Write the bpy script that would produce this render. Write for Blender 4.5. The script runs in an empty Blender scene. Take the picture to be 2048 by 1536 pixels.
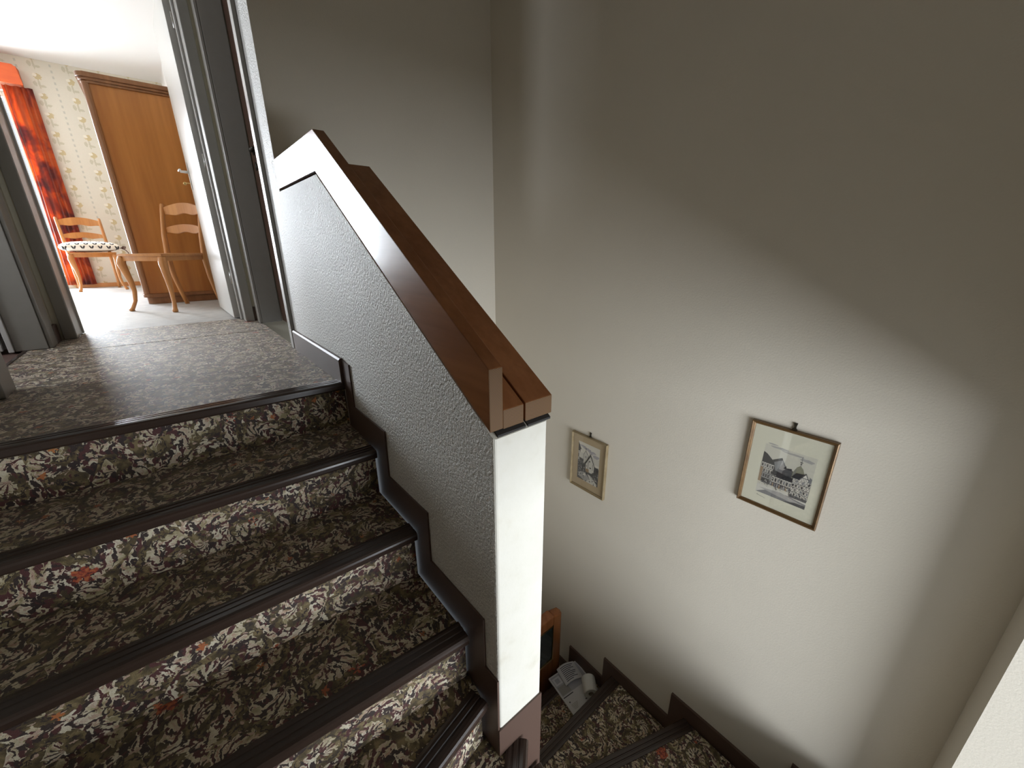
import bpy, bmesh, math, random
from mathutils import Vector, Matrix
random.seed(7)
scene = bpy.context.scene
COL = scene.collection
PI = math.pi

# ------------------------------------------------------------------ camera
F_PX, PIT, ROLL, YAW = 795.98, .330083, -.00426835, .694976
cd = bpy.data.cameras.new('camera'); cd.sensor_width = 36; cd.sensor_fit = 'HORIZONTAL'
cd.lens = F_PX / 2048 * 36; cd.clip_start = .02
cam = bpy.data.objects.new('camera', cd); COL.objects.link(cam); scene.camera = cam
fw = Vector((math.sin(YAW)*math.cos(PIT), math.cos(YAW)*math.cos(PIT), -math.sin(PIT)))
r0 = Vector((math.cos(YAW), -math.sin(YAW), 0)); u0 = r0.cross(fw)
r2 = r0*math.cos(ROLL) + u0*math.sin(ROLL); u2 = -r0*math.sin(ROLL) + u0*math.cos(ROLL)
mw = Matrix((r2, u2, -fw)).transposed().to_4x4(); mw.translation = Vector((-.44, -1.5268, .4928))
cam.matrix_world = mw

# ------------------------------------------------------------------ world, lights, exposure
w = bpy.data.worlds.new('sky'); scene.world = w; w.use_nodes = True
bg = w.node_tree.nodes['Background']; bg.inputs[0].default_value = (.80, .90, 1, 1); bg.inputs[1].default_value = .8
vs = scene.view_settings
vs.view_transform = 'Standard'; vs.look = 'None'; vs.gamma = 1; vs.use_curve_mapping = False; vs.exposure = 0.15
scene.cycles.max_bounces = 14; scene.cycles.diffuse_bounces = 8; scene.cycles.glossy_bounces = 4
scene.cycles.transparent_max_bounces = 8

def daylight(name, loc, rot, sx, sy, power, color):
    l = bpy.data.lights.new(name, 'AREA'); l.shape = 'RECTANGLE'; l.size = sx; l.size_y = sy
    l.energy = power; l.color = color
    o = bpy.data.objects.new(name, l); COL.objects.link(o); o.location = loc; o.rotation_euler = rot
    return o
# daylight entering by the balcony window of the bedroom and by the recessed staircase window
BW = (-2.75, -1.42, .10, 2.25)      # bedroom window x0 x1 z0 z1 (far wall)
SW = (.0, .956, -1.60, .02)       # stair window x0 x1 z0 z1 (wall behind the camera)
daylight('bedroom_daylight', ((BW[0]+BW[1])/2, 6.68, (BW[2]+BW[3])/2), (-PI/2, 0, 0), BW[1]-BW[0]-.02, BW[3]-BW[2]-.02, 400, (.86, .93, 1))
# sunlit ground outside throws its light up through the staircase window
daylight('stair_daylight', (1.3, -5.0, -.85), (PI/2, 0, 0), 8.6, 2.1, 860, (.90, .95, 1))
daylight('side_room_daylight', (-2.42, 1.05, 1.3), (0, -PI/2, 0), .8, .7, 34, (.86, .92, 1))

# ------------------------------------------------------------------ material helpers
class NT:
    def __init__(s, name):
        s.m = bpy.data.materials.new(name); s.m.use_nodes = True
        s.t = s.m.node_tree; s.n = s.t.nodes; s.l = s.t.links
        s.b = s.n['Principled BSDF']
    def node(s, typ, **kw):
        n = s.n.new(typ)
        for k, v in kw.items():
            if hasattr(n, k) and k not in n.inputs: setattr(n, k, v)
            else: s.set(n, k, v)
        return n
    def set(s, n, key, v):
        i = n.inputs[key]
        if isinstance(v, bpy.types.NodeSocket): s.l.new(v, i)
        else: i.default_value = v
    def coord(s, kind='Object'): return s.n.new('ShaderNodeTexCoord').outputs[kind]
    def math(s, op, a, b=0., c=0., clamp=False):
        n = s.n.new('ShaderNodeMath'); n.operation = op; n.use_clamp = clamp
        s.set(n, 0, a); s.set(n, 1, b)
        if op in ('MULTIPLY_ADD', 'SMOOTH_MIN', 'COMPARE', 'WRAP'): s.set(n, 2, c)
        return n.outputs[0]
    def vmath(s, op, a, b=(0, 0, 0)):
        n = s.n.new('ShaderNodeVectorMath'); n.operation = op; s.set(n, 0, a)
        if op == 'SCALE': s.set(n, 'Scale', b)
        else: s.set(n, 1, b)
        return n.outputs[0] if op not in ('LENGTH', 'DISTANCE') else n.outputs['Value']
    def mapping(s, v, scale=(1, 1, 1), rot=(0, 0, 0), loc=(0, 0, 0)):
        n = s.n.new('ShaderNodeMapping'); s.set(n, 'Vector', v); s.set(n, 'Scale', scale); s.set(n, 'Rotation', rot); s.set(n, 'Location', loc)
        return n.outputs[0]
    def noise(s, v, scale, detail=2., rough=.5, dist=0.):
        n = s.n.new('ShaderNodeTexNoise'); s.set(n, 'Vector', v); s.set(n, 'Scale', scale); s.set(n, 'Detail', detail); s.set(n, 'Roughness', rough); s.set(n, 'Distortion', dist)
        return n
    def voro(s, v, scale, feature='F1', rnd=1.):
        n = s.n.new('ShaderNodeTexVoronoi'); n.feature = feature; s.set(n, 'Vector', v); s.set(n, 'Scale', scale); s.set(n, 'Randomness', rnd)
        return n
    def ramp(s, fac, stops, interp='LINEAR'):
        n = s.n.new('ShaderNodeValToRGB'); s.set(n, 0, fac); cr = n.color_ramp; cr.interpolation = interp
        while len(cr.elements) < len(stops): cr.elements.new(.5)
        for e, (p, c) in zip(cr.elements, stops):
            e.position = p; e.color = (c, c, c, 1) if isinstance(c, (int, float)) else (*c, 1)
        return n.outputs[0]
    def mix(s, f, a, b):
        n = s.n.new('ShaderNodeMix'); n.data_type = 'RGBA'; s.set(n, 0, f)
        for k, v in ((6, a), (7, b)):
            if not isinstance(v, bpy.types.NodeSocket): v = (*v, 1)
            s.set(n, k, v)
        return n.outputs[2]
    def bump(s, h, strength=.3, dist=.01):
        n = s.n.new('ShaderNodeBump'); s.set(n, 'Height', h); s.set(n, 'Strength', strength); s.set(n, 'Distance', dist)
        s.l.new(n.outputs[0], s.b.inputs['Normal'])
    def col(s, v):
        s.set(s.b, 'Base Color', v if isinstance(v, bpy.types.NodeSocket) else (*v, 1)); return s
    def pr(s, **kw):
        for k, v in kw.items(): s.set(s.b, {'rough': 'Roughness', 'metal': 'Metallic', 'spec': 'Specular IOR Level', 'sheen': 'Sheen Weight', 'coat': 'Coat Weight', 'coatr': 'Coat Roughness', 'sub': 'Subsurface Weight'}.get(k, k), v)
        return s
MAT = {}
def plain(name, color, rough=.5, metal=0., spec=.5):
    t = NT(name); t.col(color).pr(rough=rough, metal=metal, spec=spec); MAT[name] = t.m; return t.m

def wood(name, c1, c2, axis='Z', rough=.35, scale=1., spec=.5):
    t = NT(name); v = t.coord('Object')
    st = {'X': (.06, 1, 1), 'Y': (1, .06, 1), 'Z': (1, 1, .06)}[axis]
    p = t.mapping(v, tuple(a*scale for a in st))
    n1 = t.noise(p, 9, 3, .55, .6); n2 = t.noise(p, 70, 2, .5)
    f = t.math('ADD', t.math('MULTIPLY', n1.outputs[0], .75), t.math('MULTIPLY', n2.outputs[0], .25))
    t.col(t.ramp(f, [(.36, c1), (.52, tuple((a+b)/2 for a, b in zip(c1, c2))), (.66, c2)])).pr(rough=rough, spec=spec)
    t.bump(n2.outputs[0], .06, .002); MAT[name] = t.m; return t.m

# painted walls
t = NT('smooth_plaster'); v = t.coord()
n = t.noise(v, 160, 3, .6); n2 = t.noise(v, 2.2, 2)
t.col(t.mix(n2.outputs[0], (.60, .555, .475), (.645, .60, .52))).pr(rough=.62, spec=.3); t.bump(n.outputs[0], .22, .003); MAT['smooth_plaster'] = t.m
t = NT('stucco'); v = t.coord()
n = t.noise(v, 120, 3, .6, .2); n1 = t.noise(v, 330, 2, .5)
h = t.math('ADD', t.ramp(n.outputs[0], [(.38, 0.), (.62, 1.)]), t.math('MULTIPLY', n1.outputs[0], .35))
t.col((.74, .715, .67)).pr(rough=.42, spec=.4); t.bump(h, .7, .006); MAT['stucco'] = t.m
t = NT('pillar_plaster'); v = t.coord()
n = t.noise(v, 60, 4, .6, .3); n2 = t.noise(v, 9, 3, .6)
t.col(t.ramp(n2.outputs[0], [(.25, (.58, .55, .47)), (.40, (.64, .62, .55)), (.7, (.67, .65, .59))])).pr(rough=.5, spec=.35); t.bump(n.outputs[0], .22, .004); MAT['pillar_plaster'] = t.m
plain('ceiling_paint', (.66, .645, .62), .7)
plain('cream_paint', (.62, .58, .47), .55)
t = NT('gray_lacquer'); v = t.coord(); n = t.noise(v, 30, 2)
t.col(t.mix(n.outputs[0], (.225, .21, .185), (.25, .235, .21))).pr(rough=.3); MAT['gray_lacquer'] = t.m
t = NT('white_lacquer'); v = t.coord(); n = t.noise(v, 220, 2)
t.col((.52, .505, .48)).pr(rough=.32); t.bump(n.outputs[0], .05, .002); MAT['white_lacquer'] = t.m
plain('dark_void', (.02, .017, .015), .8)
plain('brown_plastic', (.040, .025, .019), .24)
plain('brown_plinth', (.085, .05, .037), .42)
plain('chrome', (.8, .8, .8), .18, 1.)
plain('brass', (.62, .44, .20), .32, 1.)
plain('dark_metal', (.05, .045, .035), .4, .8)
plain('brown_vinyl', (.13, .075, .06), .5)
wood('rail_wood', (.20, .075, .028), (.30, .125, .05), 'Y', .25, 1., .22)
t = NT('rail_end_grain'); v = t.coord(); sp_ = t.node('ShaderNodeSeparateXYZ'); t.l.new(v, sp_.inputs[0])
arc = t.math('ADD', t.math('MULTIPLY', sp_.outputs[2], 1.), t.math('MULTIPLY', t.math('POWER', t.math('SUBTRACT', sp_.outputs[0], .06), 2.), 3.5))
ringw = t.math('SINE', t.math('ADD', t.math('MULTIPLY', arc, 1900.), t.math('MULTIPLY', t.noise(v, 40, 2).outputs[0], 7.)))
t.col(t.mix(t.math('MULTIPLY_ADD', ringw, .5, .5), (.085, .040, .013), (.155, .082, .030))).pr(rough=.6, spec=.25); MAT['rail_end_grain'] = t.m
wood('wardrobe_veneer', (.27, .088, .016), (.45, .18, .042), 'Z', .34, .42)
wood('wardrobe_trim', (.17, .065, .022), (.25, .105, .04), 'Z', .3)
wood('chair_wood', (.42, .17, .05), (.56, .26, .085), 'Z', .33)
wood('door_brown', (.06, .028, .016), (.09, .045, .026), 'Z', .4)
wood('varnished_wood', (.20, .065, .02), (.29, .105, .034), 'Z', .25)
t = NT('pane_glass'); tr = t.node('ShaderNodeBsdfTransparent'); gl = t.node('ShaderNodeBsdfGlossy'); gl.inputs['Roughness'].default_value = .03
fr = t.node('ShaderNodeLayerWeight'); fr.inputs[0].default_value = .5
fz = t.math('MULTIPLY_ADD', t.math('POWER', fr.outputs['Facing'], 4.), .5, .06)
mx = t.node('ShaderNodeMixShader'); t.l.new(fz, mx.inputs[0]); t.l.new(tr.outputs[0], mx.inputs[1]); t.l.new(gl.outputs[0], mx.inputs[2])
t.l.new(mx.outputs[0], t.n['Material Output'].inputs[0]); MAT['pane_glass'] = t.m
plain('dark_glass', (.018, .024, .02), .12)

# figured carpet: cream, olive and burgundy scrolls with orange blossoms (UV in metres)
t = NT('figured_carpet'); uv = t.vmath('SCALE', t.coord('UV'), 1.1)
def warped(v_, sc, amp, det=2.):
    n_ = t.noise(v_, sc, det, .55); return t.vmath('ADD', v_, t.vmath('SCALE', t.vmath('SUBTRACT', n_.outputs['Color'], (.5, .5, .5)), amp))
def sepc(v_):
    n_ = t.node('ShaderNodeSeparateColor'); t.l.new(v_, n_.inputs[0]); return n_.outputs
def polar(src, vec, scale):
    dv = t.vmath('SUBTRACT', vec, src.outputs['Position']); sx_ = t.node('ShaderNodeSeparateXYZ'); t.l.new(dv, sx_.inputs[0])
    return t.math('ARCTAN2', sx_.outputs[1], sx_.outputs[0])
def gt(a, b): return t.math('GREATER_THAN', a, b)
def lt(a, b): return t.math('LESS_THAN', a, b)
def mul(a, b): return t.math('MULTIPLY', a, b)
w1 = warped(uv, 7, .05); w2 = warped(w1, 45, .020); w3 = warped(w2, 130, .009)
fine = t.noise(uv, 520, 2, .6).outputs[0]
# large acanthus scrolls winding round scattered centres, their edges cut into leaflets
big = t.voro(w1, 6.2, 'SMOOTH_F1' if False else 'F1', .8); bc = sepc(big.outputs['Color']); bd = big.outputs['Distance']
ba = polar(big, w1, 1)
sgn = t.math('MULTIPLY_ADD', t.math('GREATER_THAN', bc[0], .5), 2., -1.)
serr = t.math('SUBTRACT', t.noise(w2, 60, 2, .6).outputs[0], .5)
sp = t.math('FRACT', t.math('ADD', t.math('ADD', mul(bd, 2.6), mul(mul(ba, sgn), .1592)), mul(serr, .62)))
g = t.noise(w2, 20, 3, .62, .5).outputs[0]
cream = t.ramp(g, [(.36, (.36, .30, .15)), (.46, (.68, .60, .42)), (.62, (.86, .80, .63))])
olive = t.ramp(t.noise(w3, 40, 2).outputs[0], [(.38, (.060, .040, .012)), (.50, (.125, .088, .030)), (.62, (.26, .195, .085))])
c = t.mix(gt(t.math('ADD', sp, mul(t.math('SUBTRACT', g, .5), 1.6)), .60), cream, olive)
lf = t.voro(t.mapping(w3, (1.9, 1, 1), (0, 0, .7)), 50); lc = sepc(lf.outputs['Color'])
lf2 = t.voro(t.mapping(w3, (1, 2.1, 1), (0, 0, .35), (.3, .7, 0)), 42); lc2 = sepc(lf2.outputs['Color'])
c = t.mix(mul(gt(lc2[1], .74), lt(lf2.outputs['Distance'], .34)), c, (.60, .43, .33))
dcol = t.mix(gt(lc[1], .55), (.024, .008, .007), (.085, .014, .015))
stem = mul(lt(sp, .25), lt(lf.outputs['Distance'], .66))                        # the dark scroll itself
c = t.mix(stem, c, dcol)
# acanthus leaflets fanning off the scroll: dark, pale and rust strokes
fan = t.math('SINE', t.math('ADD', t.math('ADD', mul(ba, 13.), mul(bd, 42.)), mul(serr, 9.)))
inb = mul(gt(sp, .23), lt(sp, .60))
c = t.mix(mul(inb, gt(fan, .45)), c, dcol)
c = t.mix(mul(inb, mul(lt(fan, -.55), gt(lc2[0], .35))), c, t.mix(lc[2], (.70, .60, .47), (.50, .30, .20)))
rim = mul(lt(t.math('ABSOLUTE', t.math('SUBTRACT', sp, .80)), .035), gt(t.noise(w1, 12, 1).outputs[0], .46))
c = t.mix(rim, c, (.020, .007, .006))
scat = mul(mul(gt(lc[0], .60), lt(lf.outputs['Distance'], .36)), gt(g, .40))     # scattered dark leaflets
c = t.mix(scat, c, dcol)
# fine curling tendrils
sc = t.voro(w1, 21); d = sc.outputs['Distance']; scc = sepc(sc.outputs['Color']); ang = polar(sc, w1, 1)
spi = t.math('FRACT', t.math('ADD', mul(d, 3.4), mul(ang, .1592)))
curl = mul(lt(t.math('ABSOLUTE', t.math('SUBTRACT', spi, .5)), .11), mul(lt(d, .36), gt(scc[0], .62)))
c = t.mix(curl, c, (.022, .009, .008))
# blossoms with dark hearts and petals
fl = t.voro(uv, 4.1); fc = sepc(fl.outputs['Color']); fa = polar(fl, uv, 1)
pet = t.math('MULTIPLY_ADD', t.math('COSINE', mul(fa, 5.)), .018, .115)
fdist = t.math('ADD', fl.outputs['Distance'], mul(t.math('SUBTRACT', t.noise(uv, 80, 3).outputs[0], .5), .13))
f1 = mul(lt(fdist, pet), gt(fc[0], .25))
fcol = t.ramp(t.noise(uv, 100, 2).outputs[0], [(.38, (.10, .014, .010)), (.47, (.42, .05, .020)), (.62, (.62, .17, .05))])
c = t.mix(f1, c, fcol)
f2 = t.voro(t.mapping(uv, (1, 1, 1), (0, 0, .3), (.41, .13, 0)), 15); f2c = sepc(f2.outputs['Color']); f2a = polar(f2, t.mapping(uv, (1, 1, 1), (0, 0, .3), (.41, .13, 0)), 1)
f2m = mul(lt(f2.outputs['Distance'], t.math('MULTIPLY_ADD', t.math('COSINE', mul(f2a, 5.)), .04, t.math('MULTIPLY_ADD', serr, .4, .13))), gt(f2c[1], .58))
c = t.mix(f2m, c, t.mix(f2c[0], (.40, .06, .02), (.60, .22, .05)))
c = t.mix(mul(t.math('POWER', fine, 2.), .7), c, (.03, .02, .015))
t.col(c).pr(rough=.52, spec=.55, sheen=.25)
t.set(t.b, 'Sheen Roughness', .5); t.set(t.b, 'Sheen Tint', (1, .95, .9, 1))
t.bump(t.math('ADD', fine, mul(t.noise(uv, 150, 2).outputs[0], .6)), .5, .003); MAT['figured_carpet'] = t.m

t = NT('pale_carpet'); v = t.coord(); n = t.noise(v, 60, 3, .7); n2 = t.noise(v, 14, 2)
t.col(t.mix(t.ramp(n2.outputs[0], [(.4, 0.), (.65, 1.)]), (.45, .44, .43), (.53, .52, .505))).pr(rough=.6, spec=.4); t.bump(n.outputs[0], .3, .004); MAT['pale_carpet'] = t.m

# wallpaper (far wall of the bedroom): x/z in metres
t = NT('floral_wallpaper'); v = t.coord(); sp = t.node('ShaderNodeSeparateXYZ'); t.l.new(v, sp.inputs[0])
sx = t.math('SUBTRACT', t.math('WRAP', t.math('ADD', sp.outputs[0], .86), .14, -.14), 0.)
px = t.math('ABSOLUTE', sx)
sz = t.math('WRAP', sp.outputs[2], .1, -.1)
nz = t.noise(v, 60, 3, .6)
def blob(cx, cz, rx, rz, k=.9):
    a = t.math('DIVIDE', t.math('SUBTRACT', sx, cx), rx); b = t.math('DIVIDE', t.math('SUBTRACT', sz, cz), rz)
    d = t.math('ADD', t.math('MULTIPLY', a, a), t.math('MULTIPLY', b, b))
    d = t.math('ADD', d, t.math('MULTIPLY', t.math('SUBTRACT', nz.outputs[0], .5), 2.6))
    return t.math('LESS_THAN', d, k)
flower = blob(.006, .045, .034, .034); bud = blob(-.016, .058, .022, .018, .8)
leafA = blob(-.030, -.03, .018, .030); leafB = blob(.030, -.050, .026, .014); stem = blob(.004, -.03, .010, .055)
bead = t.math('MULTIPLY', t.math('LESS_THAN', t.math('ABSOLUTE', t.math('SUBTRACT', px, .137)), .006), t.math('LESS_THAN', t.math('ABSOLUTE', t.math('WRAP', sp.outputs[2], .03, -.03)), .014))
c = t.mix(nz.outputs[0], (.56, .525, .44), (.60, .565, .48))
c = t.mix(t.math('MAXIMUM', t.math('MAXIMUM', leafA, leafB), stem), c, (.46, .43, .33))
c = t.mix(flower, c, (.47, .385, .22)); c = t.mix(bud, c, (.66, .62, .52)); c = t.mix(bead, c, (.44, .43, .37))
t.col(c).pr(rough=.6); MAT['floral_wallpaper'] = t.m

t = NT('orange_curtain'); v = t.coord()
n = t.noise(t.mapping(v, (1.3, 1.3, 1.)), 3.4, 3, .6, .5); n2 = t.noise(t.mapping(v, (1, 1, 6)), 14, 2)
c = t.ramp(n.outputs[0], [(.36, (.055, .008, .015)), (.46, (.26, .03, .010)), (.54, (.50, .085, .011)), (.75, (.60, .15, .02))])
c = t.mix(t.math('MULTIPLY', n2.outputs[0], .3), c, (.34, .05, .012)); t.col(c).pr(rough=.7, sheen=.3)
tl = t.node('ShaderNodeBsdfTranslucent'); t.l.new(c, tl.inputs[0]); ms = t.node('ShaderNodeMixShader'); ms.inputs[0].default_value = .15
t.l.new(t.b.outputs[0], ms.inputs[1]); t.l.new(tl.outputs[0], ms.inputs[2]); t.l.new(ms.outputs[0], t.n['Material Output'].inputs[0]); MAT['orange_curtain'] = t.m
t = NT('orange_valance'); v = t.coord(); n = t.noise(t.mapping(v, (1, 1, 5)), 5, 3)
t.col(t.mix(n.outputs[0], (.48, .06, .012), (.66, .12, .02))).pr(rough=.6); MAT['orange_valance'] = t.m

# cushion print: staggered rows of black two-petal tulips on white
t = NT('tulip_print'); v = t.coord('UV'); sp = t.node('ShaderNodeSeparateXYZ'); t.l.new(v, sp.inputs[0])
row = t.math('FLOOR', t.math('DIVIDE', sp.outputs[1], .052))
odd = t.math('MODULO', t.math('ABSOLUTE', row), 2.)
cx = t.math('SUBTRACT', t.math('FRACT', t.math('ADD', t.math('DIVIDE', sp.outputs[0], .076), t.math('MULTIPLY', odd, .5))), .5)
cy = t.math('SUBTRACT', t.math('FRACT', t.math('DIVIDE', sp.outputs[1], .052)), .5)
ax = t.math('ABSOLUTE', cx)
ex = t.math('SUBTRACT', ax, t.math('MULTIPLY_ADD', cy, .22, .14)); ey = t.math('DIVIDE', cy, 3.4)
pet = t.math('LESS_THAN', t.math('ADD', t.math('MULTIPLY', ex, ex), t.math('MULTIPLY', ey, ey)), .0120)
t.col(t.mix(pet, (.78, .76, .68), (.03, .033, .04))).pr(rough=.8); MAT['tulip_print'] = t.m
plain('tie_cord', (.10, .045, .035), .8)
plain('mat_cream', (.62, .60, .48), .7); plain('mat_kraft', (.43, .33, .20), .75)
for nme, cc in dict(ink_black=(.022, .022, .024), ink_dark=(.07, .07, .072), ink_mid=(.18, .18, .18), ink_soft=(.34, .33, .31), ink_pale=(.55, .53, .47), ink_sky=(.53, .51, .43), ink_white=(.64, .61, .53), ink_brown=(.28, .19, .11), ink_olive=(.22, .215, .15), ink_mauve=(.36, .34, .36)).items(): plain(nme, cc, .75)
wood('frame_gilt', (.11, .058, .022), (.22, .13, .05), 'Y', .32); wood('frame_champagne', (.30, .23, .13), (.42, .34, .21), 'Y', .3)
for k in ('frame_gilt', 'frame_champagne'): MAT[k].node_tree.nodes['Principled BSDF'].inputs['Metallic'].default_value = .35
plain('frame_silver', (.55, .53, .5), .25, .8)
plain('paper_white', (.66, .66, .68), .6); plain('paper_gray', (.42, .42, .46), .6); plain('paper_ink', (.06, .06, .08), .7); plain('paper_ivory', (.58, .57, .53), .6)
plain('tissue', (.70, .70, .67), .9); plain('cardboard', (.33, .28, .22), .9)

# ------------------------------------------------------------------ mesh helpers
def link(name, me, parent=None, label=None, cat=None, kind=None, group=None, loc=None, rot=None):
    o = bpy.data.objects.new(name, me); COL.objects.link(o)
    if parent is not None: o.parent = parent
    if label: o['label'] = label
    if cat: o['category'] = cat
    if kind: o['kind'] = kind
    if group: o['group'] = group
    if loc: o.location = loc
    if rot: o.rotation_euler = rot
    return o
def empty(name, loc=(0, 0, 0), rotz=0, **kw):
    o = link(name, None, loc=loc, rot=(0, 0, rotz), **kw); o.empty_display_size = .1; return o
def fin(bm, name, mats, smooth=False, **kw):
    me = bpy.data.meshes.new(name)
    bmesh.ops.recalc_face_normals(bm, faces=bm.faces[:])
    bm.to_mesh(me); bm.free()
    for m in (mats if isinstance(mats, (list, tuple)) else [mats]): me.materials.append(MAT[m])
    if smooth:
        for p in me.polygons: p.use_smooth = True
    return link(name, me, **kw)
def cube(bm, lo, hi, mi=0):
    vs_ = [bm.verts.new((x, y, z)) for x in (lo[0], hi[0]) for y in (lo[1], hi[1]) for z in (lo[2], hi[2])]
    fs = [bm.faces.new([vs_[i] for i in q]) for q in ((0, 1, 3, 2), (4, 6, 7, 5), (0, 4, 5, 1), (2, 3, 7, 6), (0, 2, 6, 4), (1, 5, 7, 3))]
    for f in fs: f.material_index = mi
    return vs_, fs
def box(name, lo, hi, mats, bevel=0., seg=2, **kw):
    bm = bmesh.new(); cube(bm, lo, hi)
    if bevel: bmesh.ops.bevel(bm, geom=bm.edges[:], offset=bevel, segments=seg, affect='EDGES', profile=.6)
    return fin(bm, name, mats, **kw)
def prism_bm(bm, pts, ax, a, b, mi=0):
    """extrude a 2D polygon along axis ax ('X','Y','Z'); pts in the other two axes in order"""
    def P(p, d): return {'X': (d, p[0], p[1]), 'Y': (p[0], d, p[1]), 'Z': (p[0], p[1], d)}[ax]
    A = [bm.verts.new(P(p, a)) for p in pts]; B = [bm.verts.new(P(p, b)) for p in pts]
    n = len(pts); fs = [bm.faces.new(A), bm.faces.new(B[::-1])]
    for i in range(n): fs.append(bm.faces.new((A[i], A[(i+1) % n], B[(i+1) % n], B[i])))
    for f in fs: f.material_index = mi
    return fs
def prism(name, pts, ax, a, b, mats, bevel=0., **kw):
    bm = bmesh.new(); prism_bm(bm, pts, ax, a, b)
    if bevel: bmesh.ops.bevel(bm, geom=bm.edges[:], offset=bevel, segments=2, affect='EDGES', profile=.6)
    return fin(bm, name, mats, **kw)
def loft(bm, rings, cap=True, mi=0):
    V = [[bm.verts.new(p) for p in r] for r in rings]; n = len(V[0])
    for a, b in zip(V, V[1:]):
        for i in range(n): bm.faces.new((a[i], a[(i+1) % n], b[(i+1) % n], b[i])).material_index = mi
    if cap: bm.faces.new(V[0][::-1]).material_index = mi; bm.faces.new(V[-1]).material_index = mi
def tube_bm(bm, path, r, n=8):
    rings = []
    for i, p in enumerate(path):
        p = Vector(p); a = Vector(path[max(i-1, 0)]); b = Vector(path[min(i+1, len(path)-1)])
        d = (b-a).normalized(); u = d.orthogonal().normalized() if i == 0 else (u - d*u.dot(d)).normalized(); vv = d.cross(u)
        rr = r[i] if isinstance(r, (list, tuple)) else r
        rings.append([p + (u*math.cos(2*PI*k/n) + vv*math.sin(2*PI*k/n))*rr for k in range(n)])
    loft(bm, rings)
def lathe_bm(bm, prof, axis_p, axis_d, n=16, mi=0):
    """prof: (r, t) pairs along the axis"""
    d = Vector(axis_d).normalized(); u = d.orthogonal().normalized(); vv = d.cross(u); p0 = Vector(axis_p)
    loft(bm, [[p0 + d*tt + (u*math.cos(2*PI*k/n) + vv*math.sin(2*PI*k/n))*max(r, 1e-4) for k in range(n)] for r, tt in prof], mi=mi)
def uv_set(o, fn):
    me = o.data; L = me.uv_layers.new(name='UVMap') if not me.uv_layers else me.uv_layers[0]
    for p in me.polygons:
        for li in p.loop_indices: L.data[li].uv = fn(me.vertices[me.loops[li].vertex_index].co, p.normal)

# ------------------------------------------------------------------ setting: stairwell walls
XR, YF, YB, XL, PT, YE = 1.144, .538, -1.772, -.98, .155, -.94      # right, far, back, left wall; parapet thickness; parapet end
ZB, ZT = -2.95, 2.45
box('wall_right', (XR, YB-.35, ZB), (XR+.12, YF+.1, ZT), 'smooth_plaster', kind='structure', label='tall smooth off-white stairwell wall that carries the two pictures')
box('wall_far', (PT, YF, ZB), (XR+.0, YF+.1, ZT), 'smooth_plaster', kind='structure', label='shaded end wall of the stairwell beyond the handrail')
# full-height stucco strip next to the door casing
bm = bmesh.new(); vv, fs = cube(bm, (0, YF, ZB), (PT, .80, ZT)); fs[2 if False else 4].material_index = 0
for f in bm.faces:
    if f.calc_center_median().y < YF+1e-4: f.material_index = 1
fin(bm, 'wall_landing', ['stucco', 'smooth_plaster'], kind='structure', label='narrow rough stucco wall strip between door casing and stairwell')
# parapet (half wall) with sloping top
SL = .645
def railz(y): return .131 + (-.93 - y)*-SL if y < -.008 else .131 + (.922)*SL
prof = [(YE, ZB), (YF, ZB), (YF, .722), (-.004, .722), (YE, .120)]
bm = bmesh.new(); prism_bm(bm, prof, 'X', 0, PT)
ed = [e for e in bm.edges if all(abs(v_.co.y-YE) < 1e-5 for v_ in e.verts) and abs(e.verts[0].co.z-e.verts[1].co.z) > .5]
bmesh.ops.bevel(bm, geom=ed, offset=.008, segments=3, affect='EDGES', profile=.5)
bmesh.ops.recalc_face_normals(bm, faces=bm.faces[:])
for f in bm.faces:
    f.normal_update()
    if f.normal.y < -.4: f.material_index = 1
    if f.normal.x > .8: f.material_index = 2
fin(bm, 'wall_middle', ['stucco', 'pillar_plaster', 'smooth_plaster'], kind='structure', label='rough stucco half wall between the two flights with bright plain end')
# back wall with the recessed window
bm = bmesh.new()
cube(bm, (SW[1], YB-.35, ZB), (XR, YB, ZT)); cube(bm, (XL-.1, YB-.35, ZB), (SW[0], YB, ZT))
cube(bm, (SW[0], YB-.35, ZB), (SW[1], YB, SW[2])); cube(bm, (SW[0], YB-.35, SW[3]), (SW[1], YB, ZT))
fin(bm, 'wall_back', 'smooth_plaster', kind='structure', label='wall with the recessed staircase window')
W2 = empty('window_2', ((SW[0]+SW[1])/2, YB-.22, SW[2]), kind='structure', label='tall staircase window in the wall recess')
def window(parent, x0, x1, z0, z1, y, fr=.05, mull=1):
    ox, oy, oz = parent.location
    for nm, lo, hi in (('frame_bar', (x0, z0), (x0+fr, z1)), ('frame_bar', (x1-fr, z0), (x1, z1)), ('frame_bar', (x0+fr, z0), (x1-fr, z0+fr)), ('frame_bar', (x0+fr, z1-fr), (x1-fr, z1))):
        box(nm, (lo[0]-ox, y-.03-oy, lo[1]-oz), (hi[0]-ox, y+.03-oy, hi[1]-oz), 'white_lacquer', .004, parent=parent)
    if mull:
        xm = (x0+x1)/2; box('mullion', (xm-.03-ox, y-.03-oy, z0+fr-oz), (xm+.03-ox, y+.03-oy, z1-fr-oz), 'white_lacquer', .004, parent=parent)
        sp_ = ((x0+fr, xm-.03), (xm+.03, x1-fr))
    else: sp_ = ((x0+fr, x1-fr),)
    for a, b in sp_: box('pane', (a-ox, y-.003-oy, z0+fr-oz), (b-ox, y+.003-oy, z1-fr-oz), 'pane_glass', parent=parent)
window(W2, SW[0], SW[1], SW[2], SW[3], YB-.24, .035, 0)
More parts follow.
